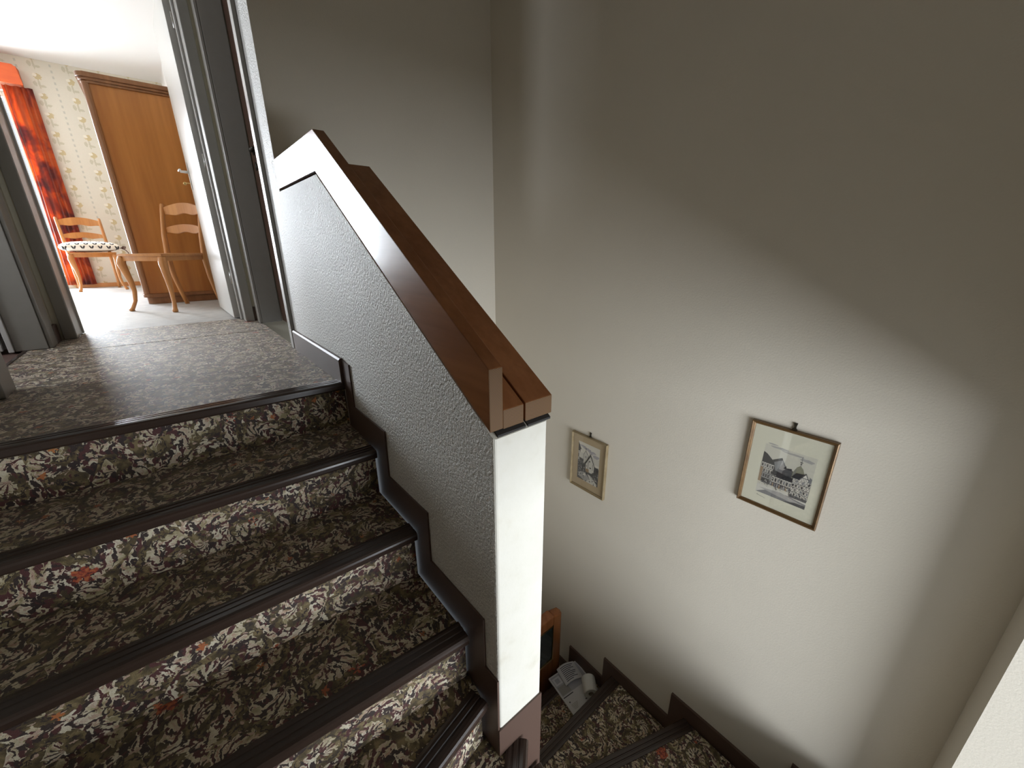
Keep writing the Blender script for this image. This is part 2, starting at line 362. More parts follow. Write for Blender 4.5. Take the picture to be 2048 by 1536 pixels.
# left side of stair and landing
box('wall_left', (XL-.1, YB, ZB), (XL, .60, ZT), 'smooth_plaster', kind='structure', label='wall along the open side of the upper flight')
box('wall_hall_left', (-1.10, 1.66, -.2), (-1.0, 1.90, ZT), 'cream_paint', kind='structure', label='short cream wall between the bedroom door and the side room door')
box('ceiling', (XL-1.3, YB-.35, ZT), (1.4, 1.90, ZT+.1), 'ceiling_paint', kind='structure', label='white ceiling over landing and stairwell')
box('floor_lower', (XL-.1, YB-.35, ZB-.1), (XR+.12, YF+.1, ZB), 'brown_vinyl', kind='structure', label='floor below the lower flight')
box('floor_landing', (-2.3, .085, -.25), (0, 2.06, -.008), 'brown_vinyl', kind='structure', label='landing floor slab with brown covering under the carpet')
box('wall_hall_right', (.0, 1.735, -.2), (.25, 1.90, ZT), 'cream_paint', kind='structure', label='cream wall corner beside the dark side door')
box('wall_hall_lintel', (.0, .80, 2.02), (.25, 1.735, ZT), 'cream_paint', kind='structure', label='wall above the dark side door')
box('wall_left_lintel', (-1.10, .60, 2.02), (-1.0, 1.66, ZT), 'cream_paint', kind='structure', label='wall above the side room door')

# landing carpet in two strips with a visible seam
land = empty('landing_carpet', (0, 0, 0), label='figured carpet covering the landing floor', kind='structure')
def carpet_piece(name, pts, z0, z1, parent, off=(0, 0), mats='figured_carpet'):
    o = prism(name, pts, 'Z', z0, z1, mats, parent=parent)
    uv_set(o, lambda c_, n_: (c_.x+off[0], c_.y+off[1]) if abs(n_.z) > .5 else (c_.x+c_.y*.3+off[0], c_.z+off[1]))
    return o
carpet_piece('carpet_strip', [(-.978, .0685), (-.001, .0345), (-.001, 1.437), (-1.075, 1.437), (-1.075, .735), (-.975, .735)], -.0075, 0, land)
carpet_piece('carpet_strip', [(-1.075, 1.449), (-.001, 1.449), (-.001, 1.735), (-.0, 1.88), (-.08, 1.88), (-.08, 2.06), (-.92, 2.06), (-.92, 1.88), (-1.0, 1.88), (-1.0, 1.66), (-1.075, 1.62)], -.0075, 0, land, (.37, .21))
box('edge_strip', (-1.09, .74, -.0075), (-1.0752, 1.6, .003), 'brown_plastic', .002, parent=land)

# ------------------------------------------------------------------ staircase
stair = empty('staircase', (0, 0, 0), kind='structure', label='carpeted winding staircase with dark nosings')
def nose_prof(over=.012):
    # (outward, z): ribbed plastic stair nosing
    return [(-.050, .0005), (-.050, .004), (-.042, .0055), (-.036, .0055), (-.034, .0035), (-.030, .0035), (-.028, .0058), (-.018, .0058), (-.016, .0038), (-.012, .0038), (-.010, .006),
            (over-.012, .006), (over-.004, .0045), (over, .0), (over+.001, -.006), (over+.0005, -.018), (over-.002, -.023), (over-.006, -.025), (over-.009, -.023), (over-.010, -.006), (-.004, -.001)]
def step(front, back, z, zlow, k, left=None, right=None):
    """front = (pL, pR) of the nosing line seen from below (outward side is the descending side); back = polygon points closing the tread"""
    pL, pR = Vector((*front[0], 0)), Vector((*front[1], 0)); d = (pR-pL).normalized(); out = Vector((d.y, -d.x, 0))
    off = (.31*k, .47*k)
    # tread carpet
    pts = [tuple((pL + out*-.012)[:2]), tuple((pR + out*-.012)[:2])] + list(back)
    o = prism('tread', pts, 'Z', z-.019, z, 'figured_carpet', parent=stair)
    uv_set(o, lambda c_, n_: (c_.x+off[0], c_.y+off[1]))
    # riser carpet
    a, b = pL + out*-.014, pR + out*-.014; bm = bmesh.new()
    ins = out*-.015
    rs = [bm.verts.new((q.x, q.y, zz)) for q in (a, b, b+ins, a+ins) for zz in (zlow-.002, z-.0195)]
    for q in ((0, 2, 3, 1), (2, 4, 5, 3), (4, 6, 7, 5), (6, 0, 1, 7), (1, 3, 5, 7), (0, 6, 4, 2)): bm.faces.new([rs[i] for i in q])
    o = fin(bm, 'riser', 'figured_carpet', parent=stair)
    uv_set(o, lambda c_, n_: ((Vector((c_.x, c_.y, 0))-pL).dot(d)+off[0]+.13, c_.z*1.0+off[1]))
    # nosing
    bm = bmesh.new(); rings = []
    for q in (pL, pR): rings.append([(q.x+out.x*u_, q.y+out.y*u_, z+v_) for u_, v_ in nose_prof()])
    loft(bm, rings); fin(bm, 'nosing', 'brown_plastic', parent=stair)
SK = .034
def ny(y0, x): return y0 - SK*x
L_ = XL+.002
N = {1: ((L_, ny(.012, L_)), (-.0015, .012)), 2: ((L_, ny(-.272, L_)), (-.014, -.272)), 3: ((L_, ny(-.540, L_)), (-.014, -.540)),
     4: ((L_, -.744), (-.014, -.815)), 5: ((L_, -1.125), (-.014, -.892)), 6: ((-.742, YB+.002), (.075, -.957)), 7: ((0., YB+.002), (.135, -.957)),
     8: ((.62, YB+.002), (PT+.002, -.93)), 9: ((XR-.014, -1.69), (PT+.002, -.89)), 10: ((XR-.014, -1.46), (PT+.002, -.80)), 11: ((XR-.014, -1.035), (PT+.002, -.69)),
     12: ((XR-.014, -.594), (PT+.002, -.585)), 13: ((XR-.014, -.322), (PT+.002, -.318)), 14: ((XR-.014, -.05), (PT+.002, -.05)), 15: ((XR-.014, .22), (PT+.002, .22))}
ZN = {1: 0, 2: -.175, 3: -.35, 4: -.525, 5: -.70, 6: -.875, 7: -1.065, 8: -1.255, 9: -1.445, 10: -1.635, 11: -1.825, 12: -2.0, 13: -2.18, 14: -2.35, 15: -2.53, 16: -2.71}
extra = {6: [(-.0015, -.86), (L_, -1.08), (L_, YB+.002)], 9: [(PT+.002, -.95), (.60, YB+.002), (XR-.002, YB+.002), (XR-.002, -1.68)]}
for k in range(1, 16):
    f = N[k]
    if k == 1: back = [(-.0015, .034), (L_, .068)]
    elif k == 5: back = [(-.0015, -.79), (L_, -.71)]
    elif k in extra: back = extra[k]
    else:
        g = N[k-1]; dv = (Vector(g[1])-Vector(g[0])).normalized(); o_ = Vector((dv.y, -dv.x))*-.03
        back = [tuple(Vector(g[1])+o_), tuple(Vector(g[0])+o_)]
    if k == 6: back = [(.0, -.945), (-.0015, -.86), (L_, -1.08), (L_, YB+.002)]
    if k >= 8 and k != 9: back = back
    # winders 8.. run right-to-left seen from below: flip so that 'out' points downhill
    step(f if k < 8 else f, back, ZN[k], ZN[k+1], k)

# skirting of the half wall (stepped) and of its end
sk = [(YE-.001, -1.2), (.0, -1.2), (.0, .095), (-.073, .090), (-.073, -.076), (-.352, -.0755), (-.346, -.246), (-.614, -.242), (-.611, -.418), (-.886, -.412), (-.886, -.580), (YE-.001, -.578)]
prism('trim_1', sk, 'X', -.006, -.0005, 'brown_plinth', kind='structure', label='dark brown stepped skirting along the half wall')
box('trim_2', (-.005, YE-.005, -1.6), (PT, YE-.0005, -.768), 'brown_plinth', kind='structure', label='dark brown skirting on the end of the half wall')
bb = empty('baseboard_right', (0, 0, 0), kind='structure', label='gray-brown baseboard on the stucco wall of the landing')
prism('board', [(-.016, .0005), (-.0005, .0005), (-.0005, .100), (-.010, .100), (-.016, .094)], 'Y', .002, .725, 'brown_plinth', parent=bb)
sr = [(YB+.005, -1.56), (-1.46, -1.56), (-1.46, -1.735), (-.943, -1.735), (-.943, -1.915), (-.5185, -1.915), (-.5185, -2.085), (-.243, -2.085), (-.243, -2.272), (.03, -2.272), (.03, -2.44), (YF-.01, -2.44), (YF-.01, -2.9), (YB+.005, -2.9)]
prism('trim_3', sr, 'X', XR-.013, XR-.0005, 'brown_plinth', kind='structure', label='dark brown stepped skirting along the picture wall')

# ------------------------------------------------------------------ handrail
hr = empty('handrail', (0, 0, 0), label='brown wooden handrail of three boards on the stucco half wall', cat='handrail')
def rail(name, x0, x1, b_end, t_end, ye, yk_b, yk_t, y1, mats, gap=0.):
    """board running horizontally from y1 to the knee, then down the slope to ye"""
    zb = b_end + (yk_b-ye)*SL; zt = t_end + (yk_t-ye)*SL
    pts = [(ye, b_end), (yk_b, zb), (y1, zb), (y1, zt), (yk_t, zt), (ye, t_end)]
    bm = bmesh.new(); prism_bm(bm, pts, 'X', x0, x1)
    bmesh.ops.recalc_face_normals(bm, faces=bm.faces[:])
    bmesh.ops.bevel(bm, geom=bm.edges[:], offset=.0022, segments=2, affect='EDGES', profile=.6)
    for f in bm.faces:
        f.normal_update()
        if f.normal.y < -.9: f.material_index = 1
    return fin(bm, name, ['rail_wood', 'rail_end_grain'], parent=hr)
rail('side_board', -.003, .032, .134, .269, -.932, -.006, -.042, YF-.001, None)
rail('flat_board', .0335, .0905, .1305, .1735, -.930, -.006, -.020, YF-.001, None)
rail('flat_board', .0955, .1765, .1305, .1745, -.930, -.006, -.020, YF-.001, None)
def packer(x0, x1):
    prism('packing_strip', [(-.938, .1212), (-.005, .7225), (YF-.001, .7225), (YF-.001, .7275), (-.006, .7275), (-.938, .1262)], 'X', x0, x1, 'dark_void', parent=hr)
packer(.012, .090); packer(.096, .165)

# ------------------------------------------------------------------ bedroom shell
BX0, BX1, BY0, BY1, BZ = -3.4, .04, 2.05, 6.45, 2.62
box('floor_bedroom', (BX0-.1, 2.061, -.25), (BX1+.1, BY1+.2, -.001), 'pale_carpet', kind='structure', label='pale gray-white bedroom floor beyond the door')
box('ceiling_bedroom', (BX0-.1, 1.88, BZ), (BX1+.1, BY1+.2, BZ+.1), 'ceiling_paint', kind='structure', label='white bedroom ceiling')
box('wall_bedroom_right', (BX1, 2.05, 0), (BX1+.1, BY1+.2, BZ), 'ceiling_paint', kind='structure', label='pale bedroom wall behind wardrobe and door')
box('wall_bedroom_left', (BX0-.1, 2.05, 0), (BX0, BY1+.2, BZ), 'ceiling_paint', kind='structure', label='bedroom side wall')
bm = bmesh.new()
cube(bm, (BX0, BY1, 0), (BW[0], BY1+.2, BZ)); cube(bm, (BW[1], BY1, 0), (BX1, BY1+.2, BZ)); cube(bm, (BW[0], BY1, 0), (BW[1], BY1+.2, BW[2])); cube(bm, (BW[0], BY1, BW[3]), (BW[1], BY1+.2, BZ))
fin(bm, 'wall_bedroom_far', 'floral_wallpaper', kind='structure', label='cream bedroom wall with floral striped wallpaper')
bm = bmesh.new()
cube(bm, (BX0-.1, 1.88, -.2), (-.94, 2.05, BZ)); cube(bm, (-.06, 1.88, -.2), (BX1+.1, 2.05, BZ)); cube(bm, (-.94, 1.88, 2.03), (-.06, 2.05, BZ))
fin(bm, 'wall_bedroom_front', 'cream_paint', kind='structure', label='cream wall holding the bedroom door')
box('baseboard_bedroom', (BW[1], BY1-.018, 0), (BX1-.01, BY1-.0005, .055), 'chair_wood', .003, kind='structure', label='low brown wooden baseboard under the wallpaper')
W1 = empty('window_1', ((BW[0]+BW[1])/2, BY1+.1, BW[2]), kind='structure', label='bright bedroom window beside the orange curtain')
window(W1, BW[0], BW[1], BW[2], BW[3], BY1+.1, .06, 1)

# ------------------------------------------------------------------ doors and casings
def casing(name, label, parts):
    e = empty(name, (0, 0, 0), kind='structure', label=label)
    for nm, lo, hi, m, bv in parts: box(nm, lo, hi, m, bv, parent=e)
    return e
casing('trim_4', 'gray lacquered frame around the bedroom doorway', [
    ('jamb', (-.0805, 1.862, .0015), (-.0605, 2.052, 2.03), 'gray_lacquer', .003), ('jamb', (-.9395, 1.862, .0015), (-.9205, 2.052, 2.03), 'gray_lacquer', .003),
    ('jamb_head', (-.92, 1.862, 2.011), (-.081, 2.052, 2.0295), 'gray_lacquer', .003),
    ('casing_board', (-.0795, 1.8535, .0015), (-.026, 1.8615, 2.09), 'gray_lacquer', .004), ('casing_board', (-.974, 1.8535, .0015), (-.9215, 1.8615, 2.09), 'gray_lacquer', .004),
    ('casing_head', (-.92, 1.8535, 2.0305), (-.08, 1.8615, 2.09), 'gray_lacquer', .004),
    ('stop_bead', (-.093, 1.99, .0015), (-.081, 2.05, 2.01), 'white_lacquer', .003), ('inner_casing', (-.9395, 2.0525, .0015), (-.912, 2.07, 2.03), 'white_lacquer', .004)])
D1 = empty('door_1', (-.088, 2.066, 0), kind='structure', label='white bedroom door standing open against the wardrobe side')
D1.rotation_euler = (0, 0, math.radians(1.2))
box('leaf', (-.039, 0, .008), (0, .815, 2.01), 'white_lacquer', .003, parent=D1)
box('escutcheon', (-.0435, .715, .94), (-.0395, .755, 1.13), 'white_lacquer', .0015, parent=D1)
bm = bmesh.new(); tube_bm(bm, [(-.042, .735, 1.065), (-.088, .735, 1.065), (-.098, .727, 1.065), (-.10, .71, 1.065), (-.10, .63, 1.063)], [.010, .010, .011, .010, .0085], 10)
fin(bm, 'handle', 'chrome', True, parent=D1)
bm = bmesh.new(); tube_bm(bm, [(-.043, .735, .985), (-.075, .735, .985)], .004, 8)
lathe_bm(bm, [(.004, 0), (.012, .001), (.012, .005), (.004, .006)], (-.080, .735, .982), (0, 1, 0), 12); fin(bm, 'key', 'brass', True, parent=D1)
for zz in (.25, 1.0, 1.75):
    bm = bmesh.new(); lathe_bm(bm, [(.004, 0), (.0075, .003), (.0075, .085), (.004, .088)], (-.006, -.006, zz), (0, 0, 1), 10); fin(bm, 'hinge', 'chrome', True, parent=D1)
# right-hand side door (dark, recessed)
casing('trim_5', 'gray lacquered casing around the dark side door', [
    ('casing_board', (-.017, .737, .1005), (-.0005, .797, 2.09), 'gray_lacquer', .004), ('casing_foot', (-.0165, .742, .0015), (-.0005, .797, .1003), 'gray_lacquer', .002),
    ('jamb', (.0, .8005, .0015), (.12, .815, 2.02), 'gray_lacquer', .002), ('jamb', (.0, 1.715, .0015), (.12, 1.7345, 2.02), 'gray_lacquer', .002),
    ('casing_board', (-.017, 1.715, .0015), (-.0005, 1.80, 2.09), 'gray_lacquer', .004), ('casing_head', (-.017, .798, 2.0205), (-.0005, 1.714, 2.09), 'gray_lacquer', .004)])
D3 = empty('door_3', (.125, .816, 0), kind='structure', label='dark brown side door set back in its frame')
box('leaf', (0, 0, .008), (.04, .898, 2.01), 'door_brown', .003, parent=D3)
bm = bmesh.new(); lathe_bm(bm, [(.024, 0), (.024, .006), (.009, .009), (.009, .022)], (0, .80, 1.06), (-1, 0, 0), 14); tube_bm(bm, [(-.018, .80, 1.06), (-.021, .78, 1.06), (-.021, .69, 1.058)], [.009, .010, .008], 10); fin(bm, 'handle', 'dark_metal', True, parent=D3)
bm = bmesh.new(); lathe_bm(bm, [(.024, 0), (.024, .006), (.005, .008)], (0, .80, .975), (-1, 0, 0), 14); fin(bm, 'keyhole_rosette', 'dark_metal', True, parent=D3)
box('baseboard_corner', (-.024, 1.866, .0005), (-.0005, 1.8795, .10), 'brown_plinth', kind='structure', label='short dark baseboard between the two door casings')
# left-hand side-room door
casing('trim_6', 'gray lacquered casing around the side room doorway', [
    ('casing_board', (-.9995, 1.61, .0015), (-.985, 1.745, 2.09), 'gray_lacquer', .004), ('jamb', (-1.115, 1.60, .0015), (-1.0, 1.6595, 2.02), 'gray_lacquer', .003),
    ('casing_board', (-.98, .60, .0015), (-.962, .735, 2.09), 'gray_lacquer', .004), ('jamb', (-1.115, .6005, .0015), (-.981, .70, 2.02), 'gray_lacquer', .003),
    ('stop_bead', (-1.135, 1.585, .0015), (-1.1155, 1.66, 2.02), 'white_lacquer', .003)])
box('baseboard_hall', (-.9995, 1.747, .0005), (-.985, 1.859, .095), 'brown_plinth', kind='structure', label='short dark baseboard beside the bedroom door casing')
D2 = empty('door_2', (-1.15, 1.60, 0), kind='structure', label='white side room door opened away from the landing')
D2.rotation_euler = (0, 0, math.radians(4))
box('leaf', (-.80, -.0, .010), (-.004, .04, 2.0), 'white_lacquer', .003, parent=D2)
for zz in (.13, 1.0, 1.75):
    bm = bmesh.new(); lathe_bm(bm, [(.006, 0), (.010, .004), (.010, .085), (.006, .09)], (.004, -.008, zz), (0, 0, 1), 10); fin(bm, 'hinge', 'white_lacquer', True, parent=D2)
bm = bmesh.new(); cube(bm, (-2.35, .5, -.2), (-2.25, .70, ZT)); cube(bm, (-2.35, 1.40, -.2), (-2.25, 2.0, ZT)); cube(bm, (-2.35, .70, -.2), (-2.25, 1.40, .9)); cube(bm, (-2.35, .70, 1.7), (-2.25, 1.40, ZT))
fin(bm, 'wall_side_room', 'ceiling_paint', kind='structure', label='side room wall with a small window')
W3 = empty('window_3', (-2.3, 1.05, .9), kind='structure', label='small window of the side room')
for lo, hi in (((-.35, 0), (-.31, .8)), ((.31, 0), (.35, .8)), ((-.31, 0), (.31, .04)), ((-.31, .76), (.31, .8))): box('frame_bar', (-.03, lo[0], lo[1]), (.03, hi[0], hi[1]), 'white_lacquer', .003, parent=W3)
box('pane', (-.003, -.31, .04), (.003, .31, .76), 'pane_glass', parent=W3)
box('wall_side_room_near', (-2.25, .5, -.2), (-1.10, .60, ZT), 'ceiling_paint', kind='structure', label='side room near wall')
box('wall_side_room_far', (-2.25, 1.78, -.2), (-1.10, 1.88, ZT), 'ceiling_paint', kind='structure', label='side room far wall')
box('wall_side_closet', (.25, .70, -.2), (.35, 1.9, ZT), 'ceiling_paint', kind='structure', label='wall behind the dark side door')

# ------------------------------------------------------------------ wardrobe
wd = empty('wardrobe', (-.335, 4.4, 0), label='honey-brown wardrobe with moulded cornice and rounded posts', cat='wardrobe')
wx0, wx1, wy0, wy1, wt = -.315, .335, -.82, .85, 1.80
box('side_panel', (wx0+.03, wy0+.012, .095), (wx1, wy0+.034, wt-.04), 'wardrobe_veneer', .001, parent=wd)
box('side_panel', (wx0+.03, wy1-.034, .095), (wx1, wy1-.012, wt-.04), 'wardrobe_veneer', .001, parent=wd)
box('back_panel', (wx1-.012, wy0+.036, .095), (wx1, wy1-.036, wt-.04), 'wardrobe_veneer', parent=wd)
box('floor_board', (wx0+.03, wy0+.036, .097), (wx1-.014, wy1-.036, .115), 'wardrobe_veneer', parent=wd)
for i in range(3):
    a = wy0+.05+i*((wy1-wy0-.1)/3); b = a+(wy1-wy0-.1)/3-.004
    dr = box('door', (wx0+.012, a, .115), (wx0+.029, b, wt-.06), 'wardrobe_veneer', .004, parent=wd)
    bm = bmesh.new(); lathe_bm(bm, [(.011, 0), (.011, .003), (.004, .005), (.004, .018), (.009, .021), (.009, .025)], (wx0+.012, a+.035, 1.0), (-1, 0, 0), 10); fin(bm, 'key', 'brass', True, parent=dr)
for yy in (wy0, wy1-.05):
    bm = bmesh.new(); n_ = 10; pts = [(wx0+.042, yy), (wx0+.042, yy+.05), (wx0, yy+.05)] + [(wx0+.03-.03*math.cos(a_), yy+.03-.03*math.sin(a_)) for a_ in [PI/2*i/n_ for i in range(n_+1)]]
    prism_bm(bm, pts, 'Z', .095, wt-.04); fin(bm, 'corner_post', 'wardrobe_trim', parent=wd)
def moulding(name, steps, mat, round_front=.05):
    """stacked slab mouldings: (grow, z0, z1)"""
    for g, a, b in steps:
        x0, x1, y0, y1 = wx0-g, wx1, wy0-g, wy1+g; r = round_front
        pts = [(x1, y0), (x1, y1)] + [(x0+r-r*math.sin(q), y1-r+r*math.cos(q)) for q in [PI/2*i/6 for i in range(7)]] + [(x0+r-r*math.cos(q), y0+r-r*math.sin(q)) for q in [PI/2*i/6 for i in range(7)]]
        bm = bmesh.new(); prism_bm(bm, pts, 'Z', a, b); bmesh.ops.bevel(bm, geom=bm.edges[:], offset=min(.006, (b-a)*.35), segments=2, affect='EDGES', profile=.5)
        fin(bm, name, mat, parent=wd)
moulding('cornice', [(.004, wt-.04, wt-.022), (.014, wt-.022, wt-.002), (.024, wt-.002, wt+.032)], 'wardrobe_trim')
moulding('plinth', [(-.012, .0, .062), (.008, .062, .094)], 'wardrobe_trim')

# ------------------------------------------------------------------ chairs
def ring(cx, cy, z, rx, ry=None, n=10, p=2.6):
    ry = ry or rx; out = []
    for k in range(n):
        a = 2*PI*k/n; c_, s_ = math.cos(a), math.sin(a)
        out.append((cx+math.copysign(abs(c_)**(2/p), c_)*rx, cy+math.copysign(abs(s_)**(2/p), s_)*ry, z))
    return out
def make_chair(loc, rz, label, group=None):
    t_ = empty('dining_chair', loc, rz, label=label, cat='chair', group=group)
    SH = .458
    # bowed seat
    pts = []
    for i in range(13): u = -1+2*i/12; pts.append((u*.215, -.215-.022*(1-u*u)))
    pts += [(.218, -.1), (.195, .195), (-.195, .195), (-.218, -.1)]
    bm = bmesh.new(); prism_bm(bm, pts, 'Z', SH-.018, SH); bmesh.ops.bevel(bm, geom=bm.edges[:], offset=.004, segments=2, affect='EDGES'); fin(bm, 'seat', 'chair_wood', parent=t_)
    ap = []
    for i in range(13): u = -1+2*i/12; ap.append((u*.19, -.203-.022*(1-u*u)))
    ap2 = [(x, y+.02) for x, y in reversed(ap)]
    prism('front_apron', ap+ap2, 'Z', SH-.055, SH-.0185, 'chair_wood', parent=t_)
    for s in (-1, 1): prism('side_apron', [(s*.203, -.19), (s*.183, .185), (s*.163, .185), (s*.183, -.19)], 'Z', SH-.055, SH-.0185, 'chair_wood', parent=t_)
    box('rear_apron', (-.165, .172, SH-.055), (.165, .192, SH-.0185), 'chair_wood', .002, parent=t_)
    for s in (-1, 1):      # cabriole front legs
        bm = bmesh.new(); P = [(.0, .028, -.033, .016), (.012, .030, -.036, .019), (.03, .022, -.026, .0155), (.08, .006, -.006, .0135), (.16, -.002, .004, .0155), (.25, .002, -.001, .020), (.33, .012, -.012, .0255), (.385, .017, -.018, .029), (.415, .012, -.012, .027), (SH-.0185, .008, -.008, .024)]
        loft(bm, [ring(s*(.182+dx), -.188+dy, z_, r) for z_, dx, dy, r in P]); fin(bm, 'leg', 'chair_wood', True, parent=t_)
    for s in (-1, 1):      # rear legs rising into the back posts
        bm = bmesh.new(); P = [(.0, .262, .016), (.10, .236, .016), (.25, .205, .018), (.40, .194, .020), (SH, .197, .020), (.60, .212, .0185), (.75, .242, .017), (.862, .268, .015), (.874, .270, .011)]
        loft(bm, [ring(s*(.188+.012*max(0, z_-.45)), y_, z_, r*.95, r*1.1) for z_, y_, r in P]); fin(bm, 'back_post', 'chair_wood', True, parent=t_)
    def slat(z0, h0, crest, arch):
        bm = bmesh.new(); n_ = 20; rings = []
        for i in range(n_+1):
            u = -1+2*i/n_; x = u*.186
            top = z0+h0/2+arch*math.cos(u*PI*.5)*.9 + crest*(math.cos(u*PI)*.5+.5)*.6 - .014*abs(u)**3
            bot = z0-h0/2+arch*math.cos(u*PI*.5)*.55 + .006*math.cos(u*2.2*PI)
            yc = .205+(z0-.46)*.175+.02*(1-u*u); th = .0085
            rings.append([(x, yc-th, bot), (x, yc+th, bot), (x, yc+th, top), (x, yc-th, top)])
        loft(bm, rings); bmesh.ops.bevel(bm, geom=[e for e in bm.edges if abs(e.verts[0].co.x-e.verts[1].co.x) > .005], offset=.003, segments=2, affect='EDGES')
        return fin(bm, 'back_slat', 'chair_wood', parent=t_)
    slat(.815, .078, .012, .020); slat(.655, .060, .010, .012)
    return t_
make_chair((-1.125, 5.93, 0), math.radians(9), 'wooden dining chair with a cushion on its seat before the orange curtain', 'matching wooden bedroom chairs')
make_chair((-.425, 3.10, 0), math.radians(-48.8), 'wooden dining chair with bare seat beside the wardrobe', 'matching wooden bedroom chairs')

# cushion
cu = empty('seat_cushion', (-1.112, 5.885, .460), math.radians(9), label='plump white cushion with black tulip print lying on a chair', cat='cushion')
bm = bmesh.new(); nu, nv = 30, 24; grid = {}
for side in (1, -1):
    for i in range(nu+1):
        for j in range(nv+1):
            u, v_ = -1+2*i/nu, -1+2*j/nv
            edge = (1-abs(u)**3.0)*(1-abs(v_)**3.0)
            x = u*.275*(1-.06*v_*v_*(1 if abs(u) > .5 else .4)); y = v_*.215*(1-.06*u*u)
            z = .060+side*(.068*max(edge, 0)**.5)*(1 if side > 0 else .86)
            key = (i, j, side if (0 < i < nu and 0 < j < nv) else 0)
            if key not in grid: grid[key] = bm.verts.new((x, y, z))
    for i in range(nu):
        for j in range(nv):
            q = [grid.get((a, b, side)) or grid[(a, b, 0)] for a, b in ((i, j), (i+1, j), (i+1, j+1), (i, j+1))]
            bm.faces.new(q if side > 0 else q[::-1])
o = fin(bm, 'cover', 'tulip_print', True, parent=cu)
uv_set(o, lambda c_, n_: (c_.x, c_.z*1.1 + c_.y*.45))
bm = bmesh.new()
tube_bm(bm, [(.265, .02, .045), (.29, .01, .05), (.315, -.005, .062), (.33, -.01, .05), (.31, -.005, .036), (.285, 0, .044)], .005, 6)
tube_bm(bm, [(.285, 0, .044), (.305, .01, .07), (.335, .015, .066), (.325, .01, .05), (.285, 0, .046)], .005, 6)
tube_bm(bm, [(.285, 0, .044), (.32, -.01, .025), (.34, -.012, -.01), (.345, -.012, -.05)], .005, 6)
fin(bm, 'tie', 'tie_cord', True, parent=cu)

# ------------------------------------------------------------------ curtain and valance
def curtain(x0, x1, y, z0, z1):
    bm = bmesh.new(); nx, nz = 90, 24; V = []
    for j in range(nz+1):
        z = z0+(z1-z0)*j/nz; row = []
        for i in range(nx+1):
            u = i/nx; amp = (.026*(1-u*.7))*(0.75+.25*math.sin(3*z)); x = x0+(x1-x0)*u
            x -= .035*(1-u)*max(0, 1-z/1.2)
            row.append(bm.verts.new((x, y+amp*math.sin(u*26+.5*math.sin(z*2)+1.2*math.sin(u*9)), z)))
        V.append(row)
    for j in range(nz):
        for i in range(nx): bm.faces.new((V[j][i], V[j][i+1], V[j+1][i+1], V[j+1][i]))
    geo = bmesh.ops.solidify(bm, geom=bm.faces[:], thickness=.003)
    return bm
ct = fin(curtain(-1.445, -1.205, 6.385, .045, 2.29), 'curtain', 'orange_curtain', True, label='long orange curtain with dark patches beside the bedroom window', cat='curtain')
va = empty('valance', (-2.1, 6.37, 2.305), label='orange fabric valance across the top of the bedroom window', cat='valance')
prism('front_panel', [(-.75, -.01), (.84, -.01), (.825, .16), (.80, .185), (-.75, .185)], 'Y', -.07, -.058, 'orange_valance', parent=va)
box('top_panel', (-.75, -.057, .172), (.795, .075, .183), 'orange_valance', parent=va)
prism('side_panel', [(-.057, -.01), (.075, -.01), (.075, .171), (-.057, .171)], 'X', .815, .826, 'orange_valance', parent=va)

# ------------------------------------------------------------------ pictures
def picture(name, label, y0, y1, z0, z1, fw_, fd, fm, mat_m, win, art, side_m=None):
    """hangs on wall_right, faces -X; u runs left to right in view (towards -Y)"""
    W_, H_ = y0-y1, z1-z0
    root = empty(name, (XR-.001, (y0+y1)/2, z0), label=label, cat='picture', group='framed prints on the stair wall')
    def bar(a, b, c_, d_):   # mitred frame bar with a stepped profile; corners in (u,v)
        bm = bmesh.new(); prof_ = [(0, 0), (0, fd), (.25, fd+.002), (.55, fd), (.72, fd-.004), (1, fd-.006), (1, 0)]
        rings = []
        for P, Q in ((a, c_), (b, d_)):
            rings.append([(-dpt, W_/2-(P[0]+(Q[0]-P[0])*q), P[1]+(Q[1]-P[1])*q) for q, dpt in prof_])
        loft(bm, rings); return fin(bm, 'frame_bar', fm, parent=root)
    o_ = [(0, 0), (W_, 0), (W_, H_), (0, H_)]; i_ = [(fw_, fw_), (W_-fw_, fw_), (W_-fw_, H_-fw_), (fw_, H_-fw_)]
    for k in range(4): bar(o_[k], o_[(k+1) % 4], i_[k], i_[(k+1) % 4])
    box('backing', (-.004, -W_/2+.004, .004), (-.001, W_/2-.004, H_-.004), 'cardboard', parent=root)
    box('mat_board', (-.0062, -W_/2+fw_*.6, fw_*.6), (-.0042, W_/2-fw_*.6, H_-fw_*.6), mat_m, parent=root)
    # print: layered ink shapes on paper
    bm = bmesh.new(); mats = []
    u0_, u1_, v0_, v1_ = win
    for k, (m, pts) in enumerate(art):
        if m not in mats: mats.append(m)
        d0 = .0063+.000012*k
        vs__ = [bm.verts.new((-d0, W_/2-(u0_+(u1_-u0_)*p[0])*W_, (v0_+(v1_-v0_)*p[1])*H_)) for p in pts]
        bm.faces.new(vs__).material_index = mats.index(m)
    me = bpy.data.meshes.new('print')
    for f in bm.faces:
        f.normal_update()
        if f.normal.x > 0: f.normal_flip()
    bm.to_mesh(me); bm.free()
    for m in mats: me.materials.append(MAT[m])
    link('print', me, parent=root)
    box('glazing', (-fd+.0075, -W_/2+fw_*.7, fw_*.7), (-fd+.0065, W_/2-fw_*.7, H_-fw_*.7), 'pane_glass', parent=root)
    return root, W_, H_
R = random.Random(3)
def q(x0, y0, x1, y1): return [(x0, y0), (x1, y0), (x1, y1), (x0, y1)]
def cloud(cx, cy, rx, ry, n=14): return [(cx+rx*math.cos(2*PI*k/n)*(1+.25*R.uniform(-1, 1)), cy+ry*math.sin(2*PI*k/n)*(1+.3*R.uniform(-1, 1))) for k in range(n)]
